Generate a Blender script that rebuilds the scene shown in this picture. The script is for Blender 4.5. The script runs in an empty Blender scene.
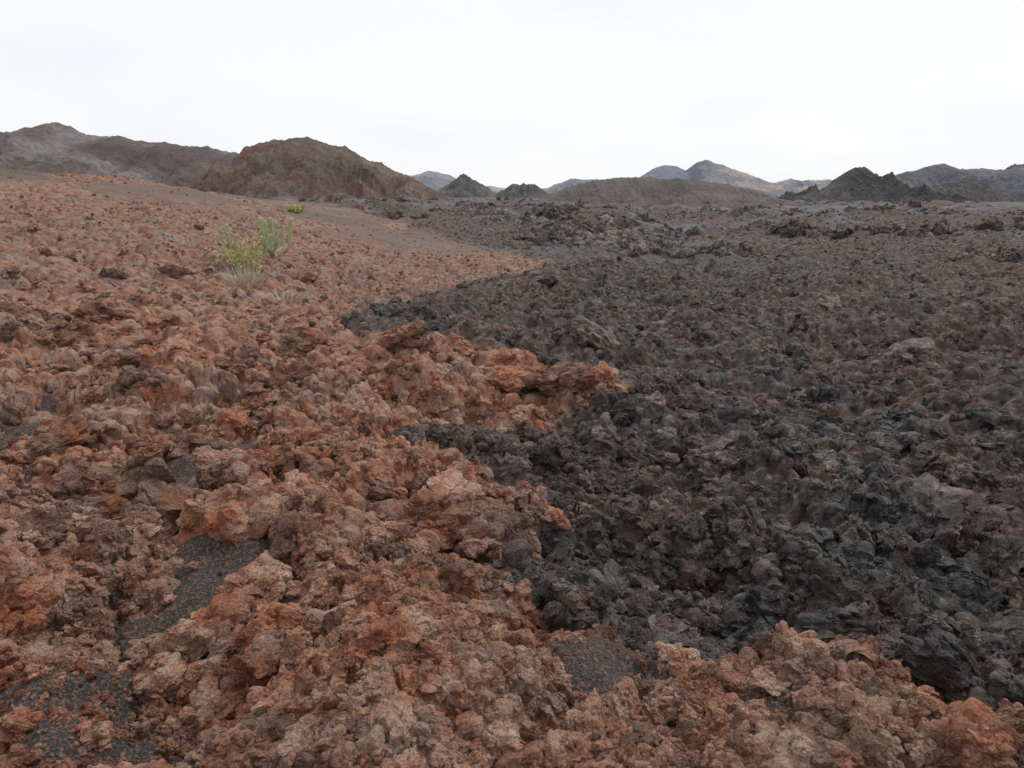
import bpy, math, numpy as np, time
T0=time.time()
rng=np.random.default_rng(7)
sc=bpy.context.scene
sc.view_settings.view_transform='Standard'
sc.view_settings.look='None'
sc.view_settings.exposure=0
CAMZ=3.4; PITCH=math.radians(14.3); F=740.0
cp,sp=math.cos(PITCH),math.sin(PITCH)

# image pixel at an assumed forward distance, cast through the camera -> world point
def pixel_to_world(px,py,d):
    X=(px-512)/F; Y=(384-py)/F
    dy=cp+Y*sp; dz=-sp+Y*cp
    t=d/dy
    return (X*t,d,CAMZ+dz*t)

# ------------------------------------------------------------------ noise
def h32(*a):
    h=np.full(a[0].shape,2166136261,dtype=np.uint32)
    for v in a:
        h=(h^v.astype(np.int64).astype(np.uint32))*np.uint32(0x9E3779B1)
        h^=h>>np.uint32(15)
        h=h*np.uint32(0x85EBCA6B)
        h^=h>>np.uint32(13)
    return h
ANG=np.linspace(0,2*np.pi,256,endpoint=False)
GC,GS=np.cos(ANG).astype(np.float32),np.sin(ANG).astype(np.float32)
def perlin2(x,y,seed=0):
    xi=np.floor(x); yi=np.floor(y)
    xf=(x-xi).astype(np.float32); yf=(y-yi).astype(np.float32)
    xi=xi.astype(np.int64); yi=yi.astype(np.int64)
    u=xf*xf*xf*(xf*(xf*6-15)+10); v=yf*yf*yf*(yf*(yf*6-15)+10)
    s=np.full(xi.shape,seed,dtype=np.int64)
    def g(a,b):
        k=h32(xi+a,yi+b,s)&np.uint32(255)
        return GC[k]*(xf-a)+GS[k]*(yf-b)
    a=g(0,0);b=g(1,0);c=g(0,1);d=g(1,1)
    p=a+u*(b-a); q=c+u*(d-c)
    return (p+v*(q-p))*1.5
def worley2(x,y,seed=0):
    xi=np.floor(x).astype(np.int64); yi=np.floor(y).astype(np.int64)
    f1=np.full(x.shape,9.,dtype=np.float32); f2=f1.copy(); idr=np.zeros(x.shape,np.float32)
    s=np.full(xi.shape,seed,dtype=np.int64)
    for a in (-1,0,1):
        for b in (-1,0,1):
            h=h32(xi+a,yi+b,s)
            ox=(h&np.uint32(1023))/1023.; oy=((h>>np.uint32(10))&np.uint32(1023))/1023.
            dx=(xi+a+ox-x); dy=(yi+b+oy-y)
            d=np.sqrt(dx*dx+dy*dy).astype(np.float32)
            n=d<f1
            f2=np.where(n,f1,np.minimum(f2,d))
            idr=np.where(n,((h>>np.uint32(20))&np.uint32(1023))/1023.,idr)
            f1=np.where(n,d,f1)
    return f1,f2,idr.astype(np.float32)
def perlin3(p,seed=0):
    i=np.floor(p).astype(np.int64); f=(p-i).astype(np.float32)
    u=f*f*f*(f*(f*6-15)+10)
    s=np.full(i.shape[0],seed,dtype=np.int64)
    def g(a,b,c):
        k=h32(i[:,0]+a,i[:,1]+b,i[:,2]+c,s)
        th=(k&np.uint32(255)); z=(((k>>np.uint32(10))&np.uint32(1023))/1023.*2-1).astype(np.float32)
        r=np.sqrt(1-z*z)
        return r*GC[th]*(f[:,0]-a)+r*GS[th]*(f[:,1]-b)+z*(f[:,2]-c)
    L=lambda a,b,t:a+t*(b-a)
    x0=L(L(g(0,0,0),g(1,0,0),u[:,0]),L(g(0,1,0),g(1,1,0),u[:,0]),u[:,1])
    x1=L(L(g(0,0,1),g(1,0,1),u[:,0]),L(g(0,1,1),g(1,1,1),u[:,0]),u[:,1])
    return L(x0,x1,u[:,2])*1.5
def worley3(p,seed=0):
    i=np.floor(p).astype(np.int64); f=(p-i).astype(np.float32)
    f1=np.full(p.shape[0],9.,np.float32); f2=f1.copy(); idr=np.zeros(p.shape[0],np.float32)
    s=np.full(i.shape[0],seed,dtype=np.int64); k=np.float32(1/1023.)
    for a in (-1,0,1):
        for b in (-1,0,1):
            for c in (-1,0,1):
                h=h32(i[:,0]+a,i[:,1]+b,i[:,2]+c,s)
                dx=(h&np.uint32(1023)).astype(np.float32)*k+a-f[:,0]
                dy=((h>>np.uint32(10))&np.uint32(1023)).astype(np.float32)*k+b-f[:,1]
                hz=((h>>np.uint32(20))&np.uint32(1023)).astype(np.float32)*k
                dz=hz+c-f[:,2]
                d=np.sqrt(dx*dx+dy*dy+dz*dz)
                n=d<f1
                f2=np.where(n,f1,np.minimum(f2,d)); f1=np.where(n,d,f1); idr=np.where(n,hz,idr)
    return f1,f2,idr
def sstep(a,b,x):
    t=np.clip((x-a)/(b-a),0,1); return t*t*(3-2*t)

# ------------------------------------------------------------------ macro terrain
CP=[(-300,768,1.9),(100,768,1.9),(512,768,1.9),(900,768,1.9),(1300,768,1.95),
(-200,690,2.5),(100,690,2.5),(400,690,2.5),(700,690,2.5),(980,700,2.5),(1200,730,2.4),
(600,640,3.05),(850,652,2.95),(1024,690,2.7),(600,603,4.3),(760,600,4.8),(900,600,5.1),(1024,625,4.8),(1200,600,5.3),
(0,600,3.4),(300,600,3.5),(480,592,3.8),(-300,600,3.4),
(0,500,5.0),(200,490,5.2),(430,480,5.9),(560,545,5.5),(650,500,7.0),(850,500,7.4),(1024,500,7.5),(1300,500,7.5),
(0,430,7),(300,425,8),(380,462,7.4),(520,450,8.4),(-300,430,7),
(600,388,10.7),(540,372,11.2),(450,348,11.8),(660,400,11.6),(570,432,9.3),(850,400,12),(1024,400,12),(1300,400,12),
(0,345,10),(200,345,11.5),(350,335,14),(-300,330,10),
(320,322,17.2),(450,308,20),(580,320,19),(700,350,16),(900,350,16),(700,300,24),(1000,300,24),(1300,300,24),
(0,270,18),(0,220,28),(0,173,42),(-300,150,42),(100,180,46),(200,290,20),(300,290,24),(150,250,24),(250,222,40),
(180,190,56),(400,250,40),(550,262,37),(430,236,64),(300,205,95),(500,220,105),(700,221,105),(1000,221,105),(1300,221,105),
(500,206,220),(700,207,220),(1000,207,220),(0,190,90),(-300,185,90),(0,195,220),(250,202,220),
(0,197,700),(512,199,700),(1000,199,700),(0,196.5,3500),(512,196.5,3500),(1000,196.5,3500)]
C=np.array([pixel_to_world(*c) for c in CP])
caz=np.arctan2(C[:,0],C[:,1]); cv=np.log(np.hypot(C[:,0],C[:,1]))
AZS=1.3
def tps_fit(pts,val,lam=1e-3):
    d=np.hypot(pts[:,None,0]-pts[None,:,0],pts[:,None,1]-pts[None,:,1])
    n=len(pts); K=d+lam*np.eye(n)*5
    P=np.c_[np.ones(n),pts]
    A=np.zeros((n+3,n+3));A[:n,:n]=K;A[:n,n:]=P;A[n:,:n]=P.T
    return np.linalg.solve(A,np.r_[val,0,0,0])
cpts=np.c_[caz*AZS,cv]
W=tps_fit(cpts,C[:,2],0.01)
def macro(x,y):
    r=np.hypot(x,y); az=np.arctan2(x,y)
    az=np.clip(az,-0.95,0.95); v=np.log(np.clip(r,1.7,3800))
    a=az*AZS
    z=W[-3]+W[-2]*a+W[-1]*v
    for k in range(len(cpts)):
        z=z+W[k]*np.sqrt((a-cpts[k,0])**2+(v-cpts[k,1])**2+0.0025)
    return z
BND=[(1500,760,2.3),(1100,712,2.65),(1024,692,2.7),(950,668,2.85),(850,645,3.05),(740,636,3.1),(640,628,3.3),(560,616,3.6),(505,600,4.1),
(500,572,4.7),(520,545,5.3),(572,522,5.9),(548,500,6.3),(480,468,6.9),(430,463,7.2),(380,485,6.9),(374,462,7.6),(430,442,8.2),
(500,442,8.8),(560,427,9.7),(622,405,10.6),(626,388,11.1),(600,374,11.7),(520,365,12.3),(490,345,13.2),(430,335,14.3),(330,332,16),
(308,322,17.5),(400,305,21),(480,289,27),(545,276,32),(560,264,38),(500,250,46),(440,243,54),(420,235,66),(340,217,95),(300,204,170),(-50,200,400),(-2500,200,400),(-2500,700,0.8)]
B=np.array([pixel_to_world(*c) for c in BND]); B=np.c_[np.arctan2(B[:,0],B[:,1]),np.log(np.hypot(B[:,0],B[:,1]))]
B=np.vstack([B,[-3.2,-3],[3.2,-3],[3.2,B[0,1]]])
def redmask(x,y):
    r=np.hypot(x,y); az=np.arctan2(x,y); v=np.log(np.maximum(r,0.06))
    w=0.03
    az=az+w*perlin2(v*9,az*12,71)+0.02*perlin2(v*40,az*40,72)
    v=v+w*1.3*perlin2(v*9,az*12,73)+0.03*perlin2(v*40,az*40,74)
    ins=np.zeros(x.shape,bool); dm=np.full(x.shape,9.)
    n=len(B)
    for i in range(n):
        ax,ay=B[i]; bx,by=B[(i+1)%n]
        if ay!=by:
            c=((ay>v)!=(by>v))&(az<(bx-ax)*(v-ay)/(by-ay)+ax)
            ins^=c
        ex,ey=bx-ax,by-ay; L=ex*ex+ey*ey+1e-12
        t=np.clip(((az-ax)*ex+(v-ay)*ey)/L,0,1)
        dm=np.minimum(dm,np.hypot(az-ax-t*ex,v-ay-t*ey))
    return np.where(ins,dm,-dm)
def oct_(fn,x,y,L,r,amp):
    lim=L*95
    m=(r<lim)
    out=np.zeros(x.shape,np.float32)
    if m.any():
        f=1-sstep(lim*0.55,lim,r[m])
        out[m]=fn(x[m],y[m])*f*amp
    return out
def surface(x,y):
    r=np.hypot(x,y)
    z=macro(x,y)
    sd=redmask(x,y)
    red=sstep(-0.02,0.02,sd)
    blend=sstep(-0.07,0.05,sd)      # relief changes character gradually across the contact
    z=z+0.12*perlin2(x/3.1,y/3.1,1)*sstep(1,5,r)
    z=z+0.40*perlin2(x/11,y/11,2)*sstep(10,40,r)
    # pressure ridges and hummocks of the distant flow
    hm=np.clip(0.5-np.abs(perlin2(x/34,y/22,3))*2.2,0,1)+0.7*np.clip(perlin2(x/15,y/12,4),0,1)
    z=z+1.9*hm*sstep(42,110,r)*(1-sstep(500,1200,r))*np.where(red>.5,.4,1)
    z0=z.copy()
    sb_=sstep(-.52,-.36,np.arctan2(x,y))
    smooth=sstep(38,50,r)*red*(1-sstep(-0.02,0.14,perlin2(x/9,y/9,5)-.28*sb_))
    wx=x+0.14*perlin2(x/0.8,y/0.8,11)
    wy=y+0.14*perlin2(x/0.8,y/0.8,13)
    R=np.zeros(x.shape,np.float32)
    for k,(L,A) in enumerate([(2.4,.34),(1.15,.25),(.55,.16),(.27,.075)]):
        def f(a,b,L=L,k=k):
            f1,f2,i=worley2(a/L,b/L,20+k)
            blk=np.clip((f2-f1)*1.9,0,1)
            return (blk*(2-blk)*(0.3+0.7*i)-0.68)+0.22*(1-f1*f1)
        R+=oct_(f,wx,wy,L,r,A)
    D=np.zeros(x.shape,np.float32)
    ca,sa=math.cos(.5),math.sin(.5)
    ux=(wx*ca+wy*sa); uy=(-wx*sa+wy*ca)*1.5
    for k,(L,A) in enumerate([(6.5,.38),(2.6,.22),(1.2,.10),(.5,.045)]):
        def f(a,b,L=L,k=k):
            n=perlin2(a/L,b/L,50+k)
            return .55-np.sqrt(n*n+.004)*2.2
        aa,bb=(ux,uy) if k%2==0 else (wx,wy)
        D+=oct_(f,aa,bb,L,r,A)
    for k,(L,A) in enumerate([(1.5,.22),(.7,.18),(.33,.10)]):
        def f(a,b,L=L,k=k):
            f1,f2,i=worley2(a/L,b/L,80+k); bl=np.clip((f2-f1)*1.9,0,1); return bl*(2-bl)*(.3+.7*i)-.45
        D+=oct_(f,wx,wy,L,r,A)
    rough=(R*blend*(1-.85*smooth)+(D+.05)*(1-blend))
    zz=z0+rough
    patch=perlin2(x/1.1,y/1.1,91)+0.7*perlin2(x/.4,y/.4,92)
    lev=z0-0.165+0.22*np.clip(patch,-.8,.9)-.10*sstep(5,11,r)
    lev=np.where((sd>0.03)&(r<16),lev,-99)
    cin=sstep(-0.006,0.012,lev-zz)*sstep(.2,.6,red)
    grain=oct_(lambda a,b:perlin2(a/.022,b/.022,93),x,y,.022,r,.010)+oct_(lambda a,b:perlin2(a/.2,b/.2,94),x,y,.2,r,.03)
    zz=np.where(lev>zz,lev+grain,zz)
    return zz,red,cin,smooth

# ------------------------------------------------------------------ materials
def newmat(name):
    m=bpy.data.materials.new(name); m.use_nodes=True
    nt=m.node_tree; nt.nodes.clear()
    o=nt.nodes.new('ShaderNodeOutputMaterial'); b=nt.nodes.new('ShaderNodeBsdfPrincipled')
    b.inputs['Roughness'].default_value=.92
    b.inputs['Specular IOR Level'].default_value=.2
    nt.links.new(b.outputs[0],o.inputs[0])
    return m,nt,b
class NB:
    def __init__(s,nt): s.nt=nt; s.pos=nt.nodes.new('ShaderNodeNewGeometry').outputs['Position']
    def l(s,a,b): s.nt.links.new(a,b)
    def noise(s,scale,detail=4,rough=.6,off=0,dist=0,stretch=None):
        n=s.nt.nodes.new('ShaderNodeTexNoise'); n.inputs['Scale'].default_value=scale
        n.inputs['Detail'].default_value=detail; n.inputs['Roughness'].default_value=rough
        n.inputs['Distortion'].default_value=dist
        v=s.nt.nodes.new('ShaderNodeVectorMath'); v.operation='MULTIPLY_ADD'; v.inputs[1].default_value=stretch or (1,1,1); v.inputs[2].default_value=(off,off*1.7,off*.3)
        s.l(s.pos,v.inputs[0]); s.l(v.outputs[0],n.inputs['Vector']); return n.outputs['Fac']
    def vor(s,scale,feat='F1'):
        n=s.nt.nodes.new('ShaderNodeTexVoronoi'); n.feature=feat; n.inputs['Scale'].default_value=scale
        s.l(s.pos,n.inputs['Vector']); return n.outputs['Distance']
    def ramp(s,fac,stops):
        n=s.nt.nodes.new('ShaderNodeValToRGB'); e=n.color_ramp.elements
        while len(e)<len(stops): e.new(.5)
        for k,(p,c) in enumerate(stops):
            e[k].position=p; e[k].color=(*c,1) if not isinstance(c,(int,float)) else (c,c,c,1)
        s.l(fac,n.inputs[0]); return n.outputs[0]
    def mix(s,fac,a,b,mode='MIX'):
        n=s.nt.nodes.new('ShaderNodeMix'); n.data_type='RGBA'; n.blend_type=mode
        for sock,v in ((n.inputs[0],fac),(n.inputs[6],a),(n.inputs[7],b)):
            if hasattr(v,'links'): s.l(v,sock)
            else: sock.default_value=v if isinstance(v,(int,float)) else (*v,1)
        return n.outputs[2]
    def math(s,op,a,b=0.):
        n=s.nt.nodes.new('ShaderNodeMath'); n.operation=op
        for sock,v in ((n.inputs[0],a),(n.inputs[1],b)):
            if hasattr(v,'links'): s.l(v,sock)
            else: sock.default_value=v
        return n.outputs[0]
    def ymap(s,lo,hi):
        x=s.nt.nodes.new('ShaderNodeSeparateXYZ'); s.l(s.pos,x.inputs[0])
        m=s.nt.nodes.new('ShaderNodeMapRange'); m.inputs[1].default_value=lo; m.inputs[2].default_value=hi
        s.l(x.outputs['Y'],m.inputs[0]); return m.outputs[0]
    def attr(s,name,typ='GEOMETRY'):
        n=s.nt.nodes.new('ShaderNodeAttribute'); n.attribute_name=name; n.attribute_type=typ; return n.outputs['Fac']
    def rnd(s): return s.nt.nodes.new('ShaderNodeObjectInfo').outputs['Random']
    def bump(s,h,dist,strength=1.,normal=None):
        n=s.nt.nodes.new('ShaderNodeBump'); n.inputs['Distance'].default_value=dist; n.inputs['Strength'].default_value=strength
        s.l(h,n.inputs['Height'])
        return n.outputs[0]
def red_color(q):
    c=q.ramp(q.noise(.55,3,.6,3),[(.33,(.24,.145,.11)),(.46,(.345,.18,.122)),(.58,(.38,.155,.09)),(.7,(.34,.235,.185))])
    mid=q.noise(5,5,.7,11)
    c=q.mix(q.ramp(mid,[(.45,0.),(.60,.85)]),c,(.47,.33,.25))
    c=q.mix(q.ramp(mid,[(.32,.9),(.45,0.)]),c,(.11,.07,.057))
    org=q.noise(2.4,4,.6,23)
    c=q.mix(q.ramp(org,[(.54,0.),(.66,.78)]),c,(.43,.155,.078))
    # the older upslope rubble is browner
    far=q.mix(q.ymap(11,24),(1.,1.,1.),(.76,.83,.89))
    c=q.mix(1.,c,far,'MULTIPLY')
    fine=q.noise(90,4,.75,8)
    c=q.mix(.9,c,q.ramp(fine,[(.3,.42),(.5,1.),(.7,1.6)]),'MULTIPLY')
    return c
def dark_color(q):
    c=q.ramp(q.noise(.18,4,.6,31),[(.38,(.082,.078,.073)),(.5,(.108,.077,.067)),(.62,(.088,.082,.078))])
    rd=q.noise(1.7,5,.7,37)
    c=q.mix(q.ramp(rd,[(.49,0.),(.62,.85)]),c,(.145,.078,.059))
    lt=q.noise(6,5,.7,41)
    c=q.mix(q.ramp(lt,[(.5,0.),(.66,.85)]),c,(.245,.23,.208))
    c=q.mix(q.ramp(lt,[(.33,.9),(.45,0.)]),c,(.03,.027,.026))
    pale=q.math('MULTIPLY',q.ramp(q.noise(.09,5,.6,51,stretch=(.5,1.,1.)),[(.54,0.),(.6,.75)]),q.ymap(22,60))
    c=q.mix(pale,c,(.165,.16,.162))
    fine=q.noise(70,4,.75,45)
    c=q.mix(.9,c,q.ramp(fine,[(.3,.42),(.5,1.),(.7,1.65)]),'MULTIPLY')
    return c
def rock_bump(q):
    h=q.math('ADD',q.noise(55,5,.75,2),q.math('MULTIPLY',q.vor(80),.4))
    return q.bump(h,.03,1.)
mt,nt,bs=newmat('lava_ground_material'); q=NB(nt)
red=q.attr('red'); cin=q.attr('cinder'); smo=q.attr('smoothness')
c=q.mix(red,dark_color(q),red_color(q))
c=q.mix(q.math('MULTIPLY',smo,.9),c,q.ramp(q.noise(.12,5,.65,61),[(.35,(.12,.092,.08)),(.5,(.165,.118,.096)),(.65,(.215,.152,.122))]))
gr=q.ramp(q.vor(110),[(.1,(.16,.145,.14)),(.6,(.05,.046,.045))])
gr=q.mix(q.ramp(q.noise(45,3,.7,71),[(.52,0.),(.60,.9)]),gr,(.28,.16,.115))
c=q.mix(cin,c,gr)
q.l(c,bs.inputs['Base Color']); q.l(rock_bump(q),bs.inputs['Normal'])
mr,nt,bs=newmat('red_clinker_material'); q=NB(nt)
c=q.mix(1.,red_color(q),q.ramp(q.rnd(),[(0.,(.55,.55,.58)),(.5,(1.,.96,.94)),(1.,(1.35,1.32,1.3))]),'MULTIPLY')
q.l(c,bs.inputs['Base Color']); q.l(rock_bump(q),bs.inputs['Normal'])
md,nt,bs=newmat('dark_clinker_material'); q=NB(nt)
c=q.mix(1.,dark_color(q),q.ramp(q.rnd(),[(0.,(.5,.5,.52)),(.5,(1.,1.,1.)),(1.,(1.6,1.5,1.45))]),'MULTIPLY')
bs.inputs['Roughness'].default_value=.65; bs.inputs['Specular IOR Level'].default_value=.35
q.l(c,bs.inputs['Base Color']); q.l(rock_bump(q),bs.inputs['Normal'])

def mesh_grid(name,P,nu,nv,wrap=False,mat=None,attrs=None,smooth=True):
    n=nu*nv; idx=np.arange(n).reshape(nv,nu)
    if wrap: idx=np.c_[idx,idx[:,:1]]
    a=idx[:-1,:-1].ravel();b=idx[:-1,1:].ravel();c_=idx[1:,1:].ravel();d=idx[1:,:-1].ravel()
    fc=np.stack([a,b,c_,d],1).astype(np.int32)
    me=bpy.data.meshes.new(name)
    me.vertices.add(n); me.vertices.foreach_set('co',P.astype(np.float32).ravel())
    me.loops.add(fc.size); me.loops.foreach_set('vertex_index',fc.ravel())
    me.polygons.add(len(fc)); me.polygons.foreach_set('loop_start',np.arange(0,fc.size,4,dtype=np.int32))
    me.update(calc_edges=True)
    me.polygons.foreach_set('use_smooth',np.full(len(fc),smooth,bool))
    for k,v in (attrs or {}).items():
        at=me.attributes.new(k,'FLOAT','POINT'); at.data.foreach_set('value',v.astype(np.float32).ravel())
    if mat: me.materials.append(mat)
    ob=bpy.data.objects.new(name,me); sc.collection.objects.link(ob); return ob

# ------------------------------------------------------------------ ground sheet
h=math.radians(43)
az=np.r_[np.linspace(h,2*math.pi-h,181)[1:-1]-2*math.pi, np.linspace(-h,h,1350)]
rr=np.r_[0.05,.3,.6,np.geomspace(.9,260,1250),np.geomspace(263,4200,130)]
AZ,RR=np.meshgrid(az,rr)
x=(RR*np.sin(AZ)).ravel(); y=(RR*np.cos(AZ)).ravel()
z,redv,cinv,smv=surface(x,y)
r=RR.ravel()
P=np.stack([x,y,z],1)
# fine relief is pushed out along the surface normal, from 3-D noise, so steep faces stay craggy
G=P.reshape(len(rr),len(az),3)
du=np.roll(G,-1,1)-np.roll(G,1,1)
dv=np.zeros_like(G); dv[1:-1]=G[2:]-G[:-2]; dv[0]=G[1]-G[0]; dv[-1]=G[-1]-G[-2]
N_=np.cross(du,dv).reshape(-1,3); N_/=np.linalg.norm(N_,axis=1)[:,None]+1e-12
N_*=np.sign(N_[:,2:3]+1e-9)
fine=np.zeros(len(r),np.float32)
front=np.abs(AZ.ravel())<h*1.02
def add3(L,A,kind,seed):
    lim=L*95; m=(r<lim)&front&(cinv<.9)
    if not m.any(): return
    f=(1-sstep(lim*.55,lim,r[m]))*A
    p=P[m]/L
    if kind=='w':
        f1,f2,i=worley3(p,seed); b_=np.clip((f2-f1)*2.2,0,1); v=b_*(2-b_)*(.3+.7*i)-.4
    else: v=perlin3(p,seed)
    fine[m]+=(v*f).astype(np.float32)
add3(.30,.10,'p',201); add3(.15,.085,'w',202); add3(.12,.045,'p',203); add3(.065,.032,'w',204); add3(.05,.018,'p',205); add3(.026,.012,'p',206)
P=P+N_*(fine*(1-cinv))[:,None]
ground=mesh_grid('lava_ground',P,len(az),len(rr),wrap=True,mat=mt,attrs={'red':redv,'cinder':cinv,'smoothness':smv},smooth=False)
print('ground',time.time()-T0)

# ------------------------------------------------------------------ rock library
# each clinker is an agglomerate: a chopped core with angular lumps and chips welded over it
import bmesh
ICO={}
def ico(sub):
    if sub not in ICO:
        bm=bmesh.new(); bmesh.ops.create_icosphere(bm,subdivisions=sub,radius=1)
        v=np.array([q_.co[:] for q_ in bm.verts]); f=np.array([[q_.index for q_ in t.verts] for t in bm.faces]); bm.free()
        ICO[sub]=(v,f)
    return ICO[sub]
def chopped(d,rg,npl,lo,hi,zb=1.):
    rad=np.ones(len(d))
    for _ in range(npl):
        nn=rg.normal(size=3)*[1,1,zb]; nn/=np.linalg.norm(nn); k=rg.uniform(lo,hi)
        dt=d@nn; rad=np.where(dt>1e-3,np.minimum(rad,k/np.maximum(dt,1e-3)),rad)
    return d*rad[:,None]
def rndrot(rg):
    q_,_=np.linalg.qr(rg.normal(size=(3,3))); return q_
def vnoise(p,fr,seed): return np.stack([perlin3(p*fr+j*31.7,seed+j) for j in range(3)],1)
def agglomerate(name,seed,kind,mat,big=False):
    rg=np.random.default_rng(seed)
    V=[];Fc=[];off=0
    d,f=ico(6 if big else 5)
    core=chopped(d,rg,12,.45,.8)*[1,rg.uniform(.7,1),rg.uniform(.55,.85)]
    if kind=='red': core=core*.92
    core=core+.14*vnoise(core+seed,1.6,5)+.07*vnoise(core+seed,4,6)
    V.append(core);Fc.append(f);off+=len(core)
    if kind=='red': levels=[(28 if not big else 46,3 if not big else 4,.18,.42),(80 if not big else 260,2 if not big else 3,.06,.17)]+([(1000,2,.025,.07)] if big else [])
    else: levels=[(30,3,.2,.55),(90,2,.07,.24)]
    pool=core
    for n,sub,lo,hi in levels:
        d2,f2=ico(sub); new=[]
        for _ in range(n):
            c=pool[rg.integers(len(pool))]*rg.uniform(.84,.97)
            s=lo+(hi-lo)*rg.uniform()**1.6
            asp=np.array([1,rg.uniform(.6,1),rg.uniform(.4,.9)]) if kind=='red' else np.array([1,rg.uniform(.4,.8),rg.uniform(.15,.4)])
            l=chopped(d2,rg,10,.42,.85)*asp*s
            l=l@rndrot(rg).T+c
            V.append(l);Fc.append(f2+off);off+=len(l);new.append(l)
        pool=np.vstack([pool]+new)
    p=np.vstack(V); fc=np.vstack(Fc).astype(np.int32)
    p=p+.040*vnoise(p+seed,5,7)+.028*vnoise(p+seed,12,8)+.013*vnoise(p+seed,27,9)
    if big: p=p+.007*vnoise(p+seed,60,10)
    me=bpy.data.meshes.new(name)
    me.vertices.add(len(p)); me.vertices.foreach_set('co',p.astype(np.float32).ravel())
    me.loops.add(fc.size); me.loops.foreach_set('vertex_index',fc.ravel())
    me.polygons.add(len(fc)); me.polygons.foreach_set('loop_start',np.arange(0,fc.size,3,dtype=np.int32))
    me.update(calc_edges=True)
    me.polygons.foreach_set('use_smooth',np.zeros(len(fc),bool))
    me.materials.append(mat)
    return bpy.data.objects.new(name,me)
def library(cname,kind,mat,n,seed,big=False):
    c=bpy.data.collections.new(cname)
    for i in range(n): c.objects.link(agglomerate(f'{cname}_{i:02d}',seed+i,kind,mat,big))
    return c
lib_red=library('red_clinker_shapes','red',mr,10,100)
lib_dark=library('dark_clinker_shapes','dark',md,10,200)
lib_big=library('red_boulder_shapes','red',mr,6,300,True)
lib_slab=library('dark_slab_shapes','dark',md,4,400,True)
print('rocks',time.time()-T0)
def scatter(name,pts,scale,rot,coll,idx):
    me=bpy.data.meshes.new(name); me.vertices.add(len(pts)); me.vertices.foreach_set('co',pts.astype(np.float32).ravel())
    a=me.attributes.new('scl','FLOAT_VECTOR','POINT'); a.data.foreach_set('vector',scale.astype(np.float32).ravel())
    a=me.attributes.new('rot','FLOAT_VECTOR','POINT'); a.data.foreach_set('vector',rot.astype(np.float32).ravel())
    a=me.attributes.new('pick','INT','POINT'); a.data.foreach_set('value',idx.astype(np.int32))
    ob=bpy.data.objects.new(name,me); sc.collection.objects.link(ob)
    ng=bpy.data.node_groups.new(name+'_nodes','GeometryNodeTree')
    ng.interface.new_socket('Geometry',in_out='INPUT',socket_type='NodeSocketGeometry')
    ng.interface.new_socket('Geometry',in_out='OUTPUT',socket_type='NodeSocketGeometry')
    N=ng.nodes.new; i=N('NodeGroupInput'); o=N('NodeGroupOutput'); ip=N('GeometryNodeInstanceOnPoints')
    ci=N('GeometryNodeCollectionInfo'); ci.inputs['Collection'].default_value=coll
    ci.inputs['Separate Children'].default_value=True; ci.inputs['Reset Children'].default_value=True
    ip.inputs['Pick Instance'].default_value=True
    def na(nm,t):
        k=N('GeometryNodeInputNamedAttribute'); k.data_type=t; k.inputs['Name'].default_value=nm; return k.outputs['Attribute']
    L=ng.links.new
    L(i.outputs[0],ip.inputs['Points']); L(ci.outputs[0],ip.inputs['Instance'])
    L(na('pick','INT'),ip.inputs['Instance Index'])
    e=N('FunctionNodeEulerToRotation'); L(na('rot','FLOAT_VECTOR'),e.inputs[0]); L(e.outputs[0],ip.inputs['Rotation'])
    L(na('scl','FLOAT_VECTOR'),ip.inputs['Scale']); L(ip.outputs[0],o.inputs[0])
    md_=ob.modifiers.new('scatter','NODES'); md_.node_group=ng
    return ob
def make_scatter(name,N,rmin,rmax,want_red,coll,nshape,s0,smax,kmin,sink,seed,pw=.45,clump=0.,lim=.05,asp=None,tilt=.5):
    g=np.random.default_rng(seed)
    a=g.uniform(-math.radians(48),math.radians(48),N); r=np.exp(g.uniform(math.log(rmin),math.log(rmax),N))
    x=r*np.sin(a); y=r*np.cos(a)
    z,rd,ci,sm=surface(x,y)
    keep=(rd>.5)if want_red else (rd<.5)
    dens=.18+.82*sstep(-.2,.3,perlin2(x/1.3,y/1.3,seed)+.6*perlin2(x/9,y/9,seed+1)*sstep(8,20,r))
    if clump: dens=sstep(.02,.25,perlin2(x/clump,y/clump,seed+2))
    keep&=g.uniform(size=N)<dens
    keep&=~((ci>.5)&(g.uniform(size=N)<.3))
    keep&=~((sm>.3)&(g.uniform(size=N)<.85))
    x,y,z,r,ci=x[keep],y[keep],z[keep],r[keep],ci[keep]; n=len(x)
    s=np.minimum(s0*(g.uniform(size=n)+.008)**(-pw),smax)
    s=np.where(ci>.5,s*.32,s)
    s=np.maximum(s,kmin*r*g.uniform(.5,1.4,n)*np.where(ci>.5,.6,1))
    s=np.minimum(s,lim*r)
    sc_=s[:,None]*g.uniform(.75,1.25,(n,3))
    if asp: sc_=sc_*np.array(asp)
    rot=np.stack([g.normal(0,tilt,n),g.normal(0,tilt,n),g.uniform(0,6.28,n) if not asp else g.normal(.6,.5,n)],1)
    pts=np.stack([x,y,z-sink*s],1)
    print(name,n)
    return scatter(name,pts,sc_,rot,coll,g.integers(0,nshape,n))
make_scatter('red_lava_rocks',95000,1.3,85,True,lib_red,10,.024,.26,.0017,-.1,5,pw=.5)
make_scatter('dark_lava_rocks',140000,2.5,150,False,lib_dark,10,.028,.26,.0017,.0,6,pw=.52)
make_scatter('dark_lava_blocks',14000,45,300,False,lib_dark,10,.42,1.6,.003,.1,16,clump=15.)
make_scatter('dark_lava_slabs',2600,4.5,60,False,lib_slab,4,.12,.55,.004,.25,26,clump=2.6,lim=.036,asp=(1.6,.8,.7),tilt=.35)
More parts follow.
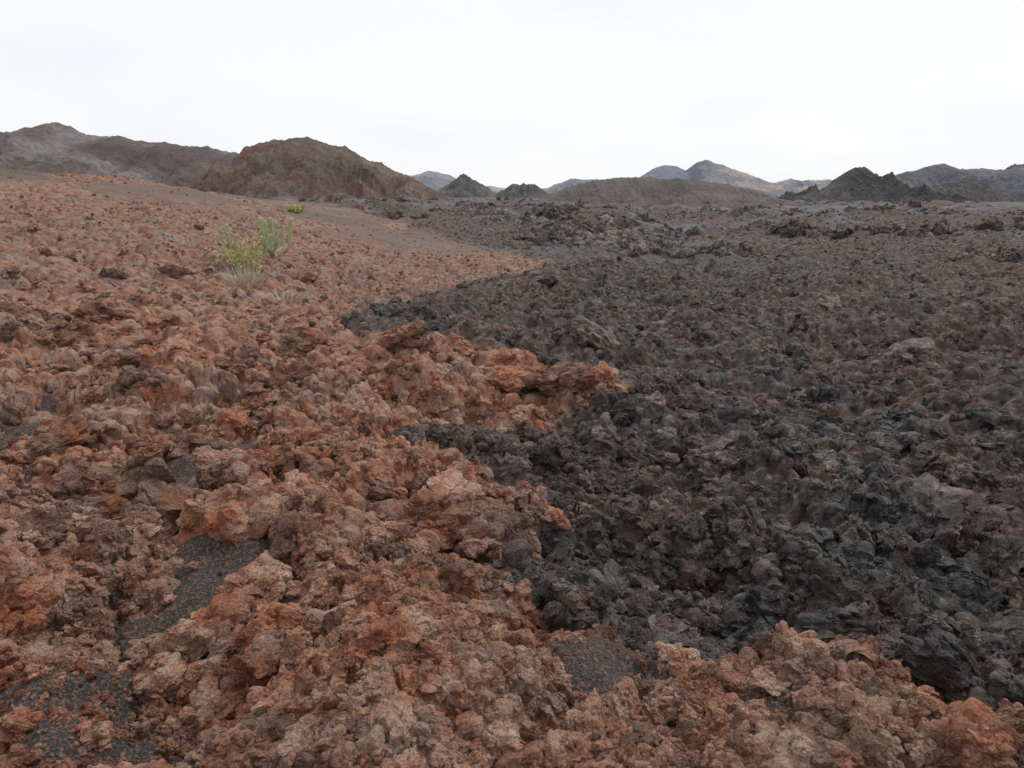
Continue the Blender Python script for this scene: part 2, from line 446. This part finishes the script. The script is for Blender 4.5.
BO=[(250,560,4.3,.44,0),(170,540,4.6,.44,1),(95,520,4.9,.36,2),(300,590,4.0,.24,3),(430,540,5.0,.48,4),(450,495,5.5,.38,1),(395,575,4.5,.28,2),
(480,560,4.9,.32,0),(545,520,5.8,.26,3),(500,400,10.5,.45,0),(560,400,10.5,.5,2),(600,392,10.8,.42,4),(520,385,11,.45,1),(450,365,11.8,.5,3),(400,355,12,.45,2),
(300,350,12,.45,1),(60,440,7,.34,0),(60,322,11,.42,4),(5,318,11.2,.5,2),(95,305,12.5,.45,1),(35,300,12.5,.5,5),(150,400,8.6,.38,3),(240,375,10,.42,2),(340,400,9.4,.36,0),(850,668,2.9,.10,1),(680,665,2.9,.12,2),
(770,690,2.65,.10,3),(540,690,2.6,.11,0),(620,720,2.3,.09,4),(560,650,3.1,.14,5),(420,745,2.1,.09,2),(300,680,2.7,.13,5),(150,640,3.1,.16,4),(40,560,4.0,.22,0),(20,740,2.1,.1,1),(900,680,2.7,.08,4),(960,690,2.65,.07,2),
(505,598,4.05,.20,5),(530,625,3.55,.15,3),(600,642,3.2,.12,0),(110,600,3.6,.16,5),(60,690,2.6,.11,2)]
bp=np.array([pixel_to_world(a,b,d) for a,b,d,_,_ in BO]); bsz=np.array([b[3] for b in BO])
zb,_,_,_=surface(bp[:,0],bp[:,1]); zm=macro(bp[:,0],bp[:,1])
pts=np.c_[bp[:,:2],np.minimum(zb,zm)+bsz*0.3]
g=np.random.default_rng(3)
nb=480; ab=g.uniform(-.8,.3,nb); rb=np.exp(g.uniform(math.log(3.2),math.log(40),nb)); xb,yb=rb*np.sin(ab),rb*np.cos(ab)
z2,r2,c2,s2=surface(xb,yb); kk=(r2>.7)&(c2<.5); xb,yb,z2,rb=xb[kk],yb[kk],z2[kk],rb[kk]
sb=np.clip(.12*(g.uniform(size=len(xb))+.02)**-.5,.1,.6); sb=np.minimum(sb,.04*rb)
pts=np.vstack([pts,np.c_[xb,yb,z2-sb*.05]]); bsz=np.r_[bsz,sb]; nB=len(pts)
pk=np.r_[[b[4] for b in BO],g.integers(0,6,len(xb))]
scatter('red_lava_boulders',pts,bsz[:,None]*np.array([[1.15,1,.9]])*g.uniform(.85,1.15,(nB,3)),np.c_[g.normal(0,.25,(nB,2)),g.uniform(0,6.28,nB)],lib_big,pk)
print('scatter',time.time()-T0)

# ------------------------------------------------------------------ hills
def hill_mat(name,stops,scale,top=None,bump=1.,fine=.85):
    m,nt,b=newmat(name); q=NB(nt)
    c=q.ramp(q.noise(scale,6,.65,7),stops)
    if top: c=q.mix(q.ramp(q.noise(scale*1.7,5,.7,19),[(.52,0.),(.6,.8)]),c,top)
    f=q.noise(scale*16,5,.75,29)
    c=q.mix(fine,c,q.ramp(f,[(.3,.6),(.5,1.),(.7,1.4)]),'MULTIPLY')
    q.l(c,b.inputs['Base Color']); q.l(q.bump(q.noise(scale*12,6,.75,3),1.2/scale*.06,bump),b.inputs['Normal'])
    return m
def hill(name,sil,D,wid,mat,rough,seed,nu=700,nv=220,back=1.3,jag=.05):
    S=np.array([pixel_to_world(a,b,D) for a,b in sil])
    xs=np.linspace(S[0,0],S[-1,0],nu); H=np.interp(xs,S[:,0],S[:,2])
    zb=macro(np.array([0.]),np.array([float(D)]))[0]-wid*.03-1
    hmax=(H-zb).max()
    cr=sum((.4-np.abs(perlin2(xs/(wid*.3/2**o),xs*0+seed,seed+60+o))*1.8)*.6**o for o in range(6))
    H=H+jag*hmax*cr
    vs=np.linspace(-1,1,nv)
    X,V=np.meshgrid(xs,vs); HH=np.tile(H,(nv,1))
    yy=np.where(V<0,V*wid,V*wid*back)
    wob=wid*.3*perlin2(X/wid*1.3,V*0+seed,seed)
    av=np.abs(V)
    prof=.6*np.clip(1-av,0,1)+.4*np.clip(1-av,0,1)**2.2
    hgt=np.maximum(HH-zb,0)
    Z=zb+hgt*prof
    fb=np.zeros(X.shape)
    gul=perlin2(X/(wid*.22)+yy/wid*.8,yy/(wid*1.4),seed+30)+.5*perlin2(X/(wid*.09),yy/(wid*.7),seed+31)
    fb+=.8*(.25-np.abs(gul))
    for o in range(8):
        L=wid*.6/2**o
        fb+=(.4-np.abs(perlin2(X/L+7,yy/L,seed+o))*1.6)*.6**o
    Z+=fb*rough*hmax*np.clip(hgt/hmax*2,0,1)*np.clip(av*4,0,1)
    P=np.stack([X.ravel(),(D+yy+wob).ravel(),Z.ravel()],1)
    return mesh_grid(name,P,nu,nv,mat=mat,smooth=False)
mA=hill_mat('grey_brown_slope',[(.38,(.145,.118,.112)),(.5,(.19,.152,.14)),(.6,(.29,.265,.26))],.016,fine=.7)
mB=hill_mat('brown_scoria',[(.38,(.12,.088,.078)),(.5,(.185,.138,.118)),(.62,(.245,.19,.158))],.035,top=(.19,.105,.085),fine=.8)
mE=hill_mat('brown_cinder',[(.38,(.115,.10,.095)),(.5,(.15,.128,.117)),(.62,(.195,.17,.155))],.08,fine=1.)
mF=hill_mat('dark_scoria',[(.38,(.08,.078,.085)),(.5,(.12,.11,.112)),(.62,(.17,.155,.15))],.035,fine=.7)
mC=hill_mat('haze_tinted_blue_slope',[(.40,(.175,.195,.24)),(.5,(.21,.225,.26)),(.62,(.30,.28,.28))],.004,top=(.43,.34,.28),fine=.4,bump=.5)  # air haze put into base colour; tan noise patches paint in lit slope
mG=hill_mat('haze_tinted_grey_slope',[(.38,(.12,.126,.15)),(.5,(.15,.15,.168)),(.62,(.20,.19,.195))],.010,fine=.5,bump=.7)  # blue-grey distance haze painted into the slope colour, no real atmosphere
hill('volcanic_hill',[(-420,165),(-200,150),(-60,139),(0,138),(22,137),(40,130),(52,125),(64,122),(76,126),(88,133),(110,137),(150,140),(200,147),(240,153),(300,170),(360,205)],620,210,mA,.17,3,jag=.035)
hill('volcanic_cone',[(120,212),(160,200),(200,186),(225,168),(238,155),(246,148),(262,145),(280,141),(300,139),(322,142),(335,146),(345,148),(362,158),(385,167),(405,175),(418,183),(440,194),(470,212)],330,95,mB,.24,11,jag=.05)
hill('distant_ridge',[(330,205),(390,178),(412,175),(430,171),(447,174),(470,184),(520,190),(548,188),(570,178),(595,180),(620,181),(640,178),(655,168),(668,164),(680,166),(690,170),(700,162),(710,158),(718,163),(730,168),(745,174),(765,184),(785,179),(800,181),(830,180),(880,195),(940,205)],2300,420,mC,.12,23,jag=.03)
hill('dark_cone',[(420,208),(440,190),(452,180),(460,175),(466,175),(476,180),(487,188),(505,196),(525,208)],900,95,mF,.17,31,nu=300,jag=.08)
hill('dark_cone',[(480,207),(500,191),(515,184),(523,183),(535,186),(550,194),(570,206)],820,80,mF,.2,37,nu=300,jag=.12)
hill('cinder_hill',[(500,224),(530,206),(550,194),(575,186),(600,180),(650,178),(700,181),(745,187),(775,197),(800,208),(840,226)],230,55,mE,.15,41,jag=.07)
hill('scoria_ridge',[(760,222),(790,206),(812,192),(828,188),(836,180),(845,171),(852,168),(860,172),(868,180),(878,181),(890,187),(905,190),(930,184),(942,187),(965,183),(1000,192),(1060,200),(1150,222)],300,75,mF,.27,47,jag=.10)
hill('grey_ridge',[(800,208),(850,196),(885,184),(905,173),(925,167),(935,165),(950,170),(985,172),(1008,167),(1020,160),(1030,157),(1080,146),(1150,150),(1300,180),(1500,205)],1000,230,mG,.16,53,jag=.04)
print('hills',time.time()-T0)

# ------------------------------------------------------------------ plants
def leafmat(name,a,b_):
    m,nt,b=newmat(name); q=NB(nt); q.l(q.ramp(q.noise(9,3,.6,3),[(.35,a),(.65,b_)]),b.inputs['Base Color']); b.inputs['Roughness'].default_value=.7; return m
m_c=leafmat('cactus_skin',(.25,.29,.15),(.42,.44,.27)); m_s=leafmat('shrub_leaf',(.30,.33,.11),(.52,.52,.24)); m_g=leafmat('dry_grass_blade',(.36,.31,.23),(.52,.46,.34))
def from_faces(name,vs,fs,mat):
    me=bpy.data.meshes.new(name); me.from_pydata(vs,[],fs); me.materials.append(mat); me.update()
    ob=bpy.data.objects.new(name,me); sc.collection.objects.link(ob)
    return ob
def gz(x,y): return float(surface(np.array([x,x+.01]),np.array([y,y]))[0][0])
def cactus(px,py,d,H,seed,n=6):
    g=np.random.default_rng(seed); x0,y0,_=pixel_to_world(px,py,d); z0=gz(x0,y0)-.05
    vs=[];fs=[]
    def column(p0,hh,rad,lean):
        K=26; M=14; b0=len(vs)
        for k in range(K+1):
            t=k/K; rr_=rad*(1+.16*abs(math.sin(t*math.pi*4)))*(1 if t<.93 else math.sqrt(max(0,1-((t-.93)/.07)**2))+.02)
            out=min(1,t*3.5)
            cx=p0[0]+lean[0]*(out+.3*t); cy=p0[1]+lean[1]*(out+.3*t)
            for j in range(M):
                a=j/M*2*math.pi; q_=rr_*(1+(.16 if j%2 else -.08)); vs.append((cx+q_*math.cos(a),cy+q_*math.sin(a),p0[2]+hh*t))
        for k in range(K):
            for j in range(M):
                fs.append((b0+k*M+j,b0+k*M+(j+1)%M,b0+(k+1)*M+(j+1)%M,b0+(k+1)*M+j))
    rad=.05*H**.5
    column((x0,y0,z0),H,rad*1.1,(0,0))
    for s in range(n):
        a=s/n*6.28+g.uniform(0,.6); o=H*g.uniform(.12,.34); h0=H*g.uniform(.05,.35)
        column((x0,y0,z0+h0),(H-h0)*g.uniform(.5,1.0),rad*g.uniform(.75,1.05),(o*math.cos(a),o*math.sin(a)))
    return from_faces('candelabra_cactus',vs,fs,m_c)
def tuft(name,px,py,d,R,H,n,mat,seed,w=.012,leafy=True):
    g=np.random.default_rng(seed); x0,y0,_=pixel_to_world(px,py,d); vs=[];fs=[]
    for i in range(n):
        a=g.uniform(0,6.28); rr_=R*math.sqrt(g.uniform()); bx,by=x0+rr_*math.cos(a)*.6,y0+rr_*math.sin(a)*.6
        if i%20==0: zc=gz(bx,by)
        L=H*g.uniform(.4,1); tip=np.array([bx+rr_*math.cos(a)*.6+g.normal(0,.12*H),by+rr_*math.sin(a)*.6+g.normal(0,.12*H),zc+L])
        base=np.array([bx,by,zc-.03])
        if leafy:
            for k in range(6):
                t=g.uniform(.35,1); p=base+(tip-base)*t+g.normal(0,.04,3); u=g.normal(size=3);u/=np.linalg.norm(u);v=np.cross(u,g.normal(size=3));v/=np.linalg.norm(v)
                s=w*g.uniform(1.0,2.2); b0=len(vs); vs+= [tuple(p-u*s*1.8),tuple(p+v*s),tuple(p+u*s*1.8),tuple(p-v*s)]; fs.append((b0,b0+1,b0+2,b0+3))
        pr=np.array([math.cos(a+1.5),math.sin(a+1.5),0])*w*.35; b0=len(vs)
        mid=base+(tip-base)*.5+np.array([0,0,.06*H])
        vs+=[tuple(base-pr),tuple(base+pr),tuple(mid+pr*.8),tuple(mid-pr*.8),tuple(tip)]
        fs+=[(b0,b0+1,b0+2,b0+3),(b0+3,b0+2,b0+4)]
    return from_faces(name,vs,fs,mat)
cactus(272,246,28,1.75,1,7)
cactus(228,244,29,1.3,2,4)
tuft('green_shrub',243,272,25,.8,1.2,95,m_s,4,.019)
tuft('dry_grass',247,290,22.5,.9,.7,300,m_g,6,.016,False)
tuft('dry_grass',285,300,21,1.0,.35,260,m_g,8,.014,False)
tuft('green_shrub',296,204,60,.7,.7,60,m_s,7,.04)
tuft('dry_grass',190,262,27,.7,.5,160,m_g,9,.016,False)

# ------------------------------------------------------------------ camera, light, sky
cam=bpy.data.cameras.new('camera'); co=bpy.data.objects.new('camera',cam); sc.collection.objects.link(co)
cam.sensor_width=36; cam.lens=F/1024*36; cam.clip_end=20000; cam.clip_start=.05
co.location=(0,0,CAMZ); co.rotation_euler=(math.pi/2-PITCH,0,0); sc.camera=co
SE,SR=math.radians(50),math.radians(50)
sl=bpy.data.lights.new('sun','SUN'); so=bpy.data.objects.new('sun',sl); sc.collection.objects.link(so)
sl.energy=1.5; sl.angle=math.radians(12); sl.color=(1,.97,.93)
so.rotation_euler=(math.pi/2-SE,0,-SR+math.pi)
w=bpy.data.worlds.new('World'); sc.world=w; w.use_nodes=True; nt=w.node_tree; nt.nodes.clear()
out=nt.nodes.new('ShaderNodeOutputWorld'); bg=nt.nodes.new('ShaderNodeBackground'); bg.inputs['Strength'].default_value=.1
sky=nt.nodes.new('ShaderNodeTexSky'); sky.sky_type='NISHITA'; sky.sun_disc=False; sky.sun_elevation=SE; sky.sun_rotation=SR
tc=nt.nodes.new('ShaderNodeTexCoord'); no=nt.nodes.new('ShaderNodeTexNoise'); no.inputs['Scale'].default_value=1.6; no.inputs['Detail'].default_value=5; no.inputs['Roughness'].default_value=.5
mp=nt.nodes.new('ShaderNodeMapping'); mp.inputs['Scale'].default_value=(1,1,3.5)
nt.links.new(tc.outputs['Generated'],mp.inputs[0]); nt.links.new(mp.outputs[0],no.inputs['Vector'])
rp=nt.nodes.new('ShaderNodeValToRGB'); rp.color_ramp.elements[0].position=.35; rp.color_ramp.elements[0].color=(8.6,9.0,9.6,1); rp.color_ramp.elements[1].position=.6; rp.color_ramp.elements[1].color=(10.2,10.2,10.3,1)
nt.links.new(no.outputs['Fac'],rp.inputs[0])
mx=nt.nodes.new('ShaderNodeMix'); mx.data_type='RGBA'; mx.inputs[0].default_value=.93
nt.links.new(sky.outputs[0],mx.inputs[6]); nt.links.new(rp.outputs[0],mx.inputs[7]); nt.links.new(mx.outputs[2],bg.inputs[0]); nt.links.new(bg.outputs[0],out.inputs[0])
print('done',time.time()-T0)
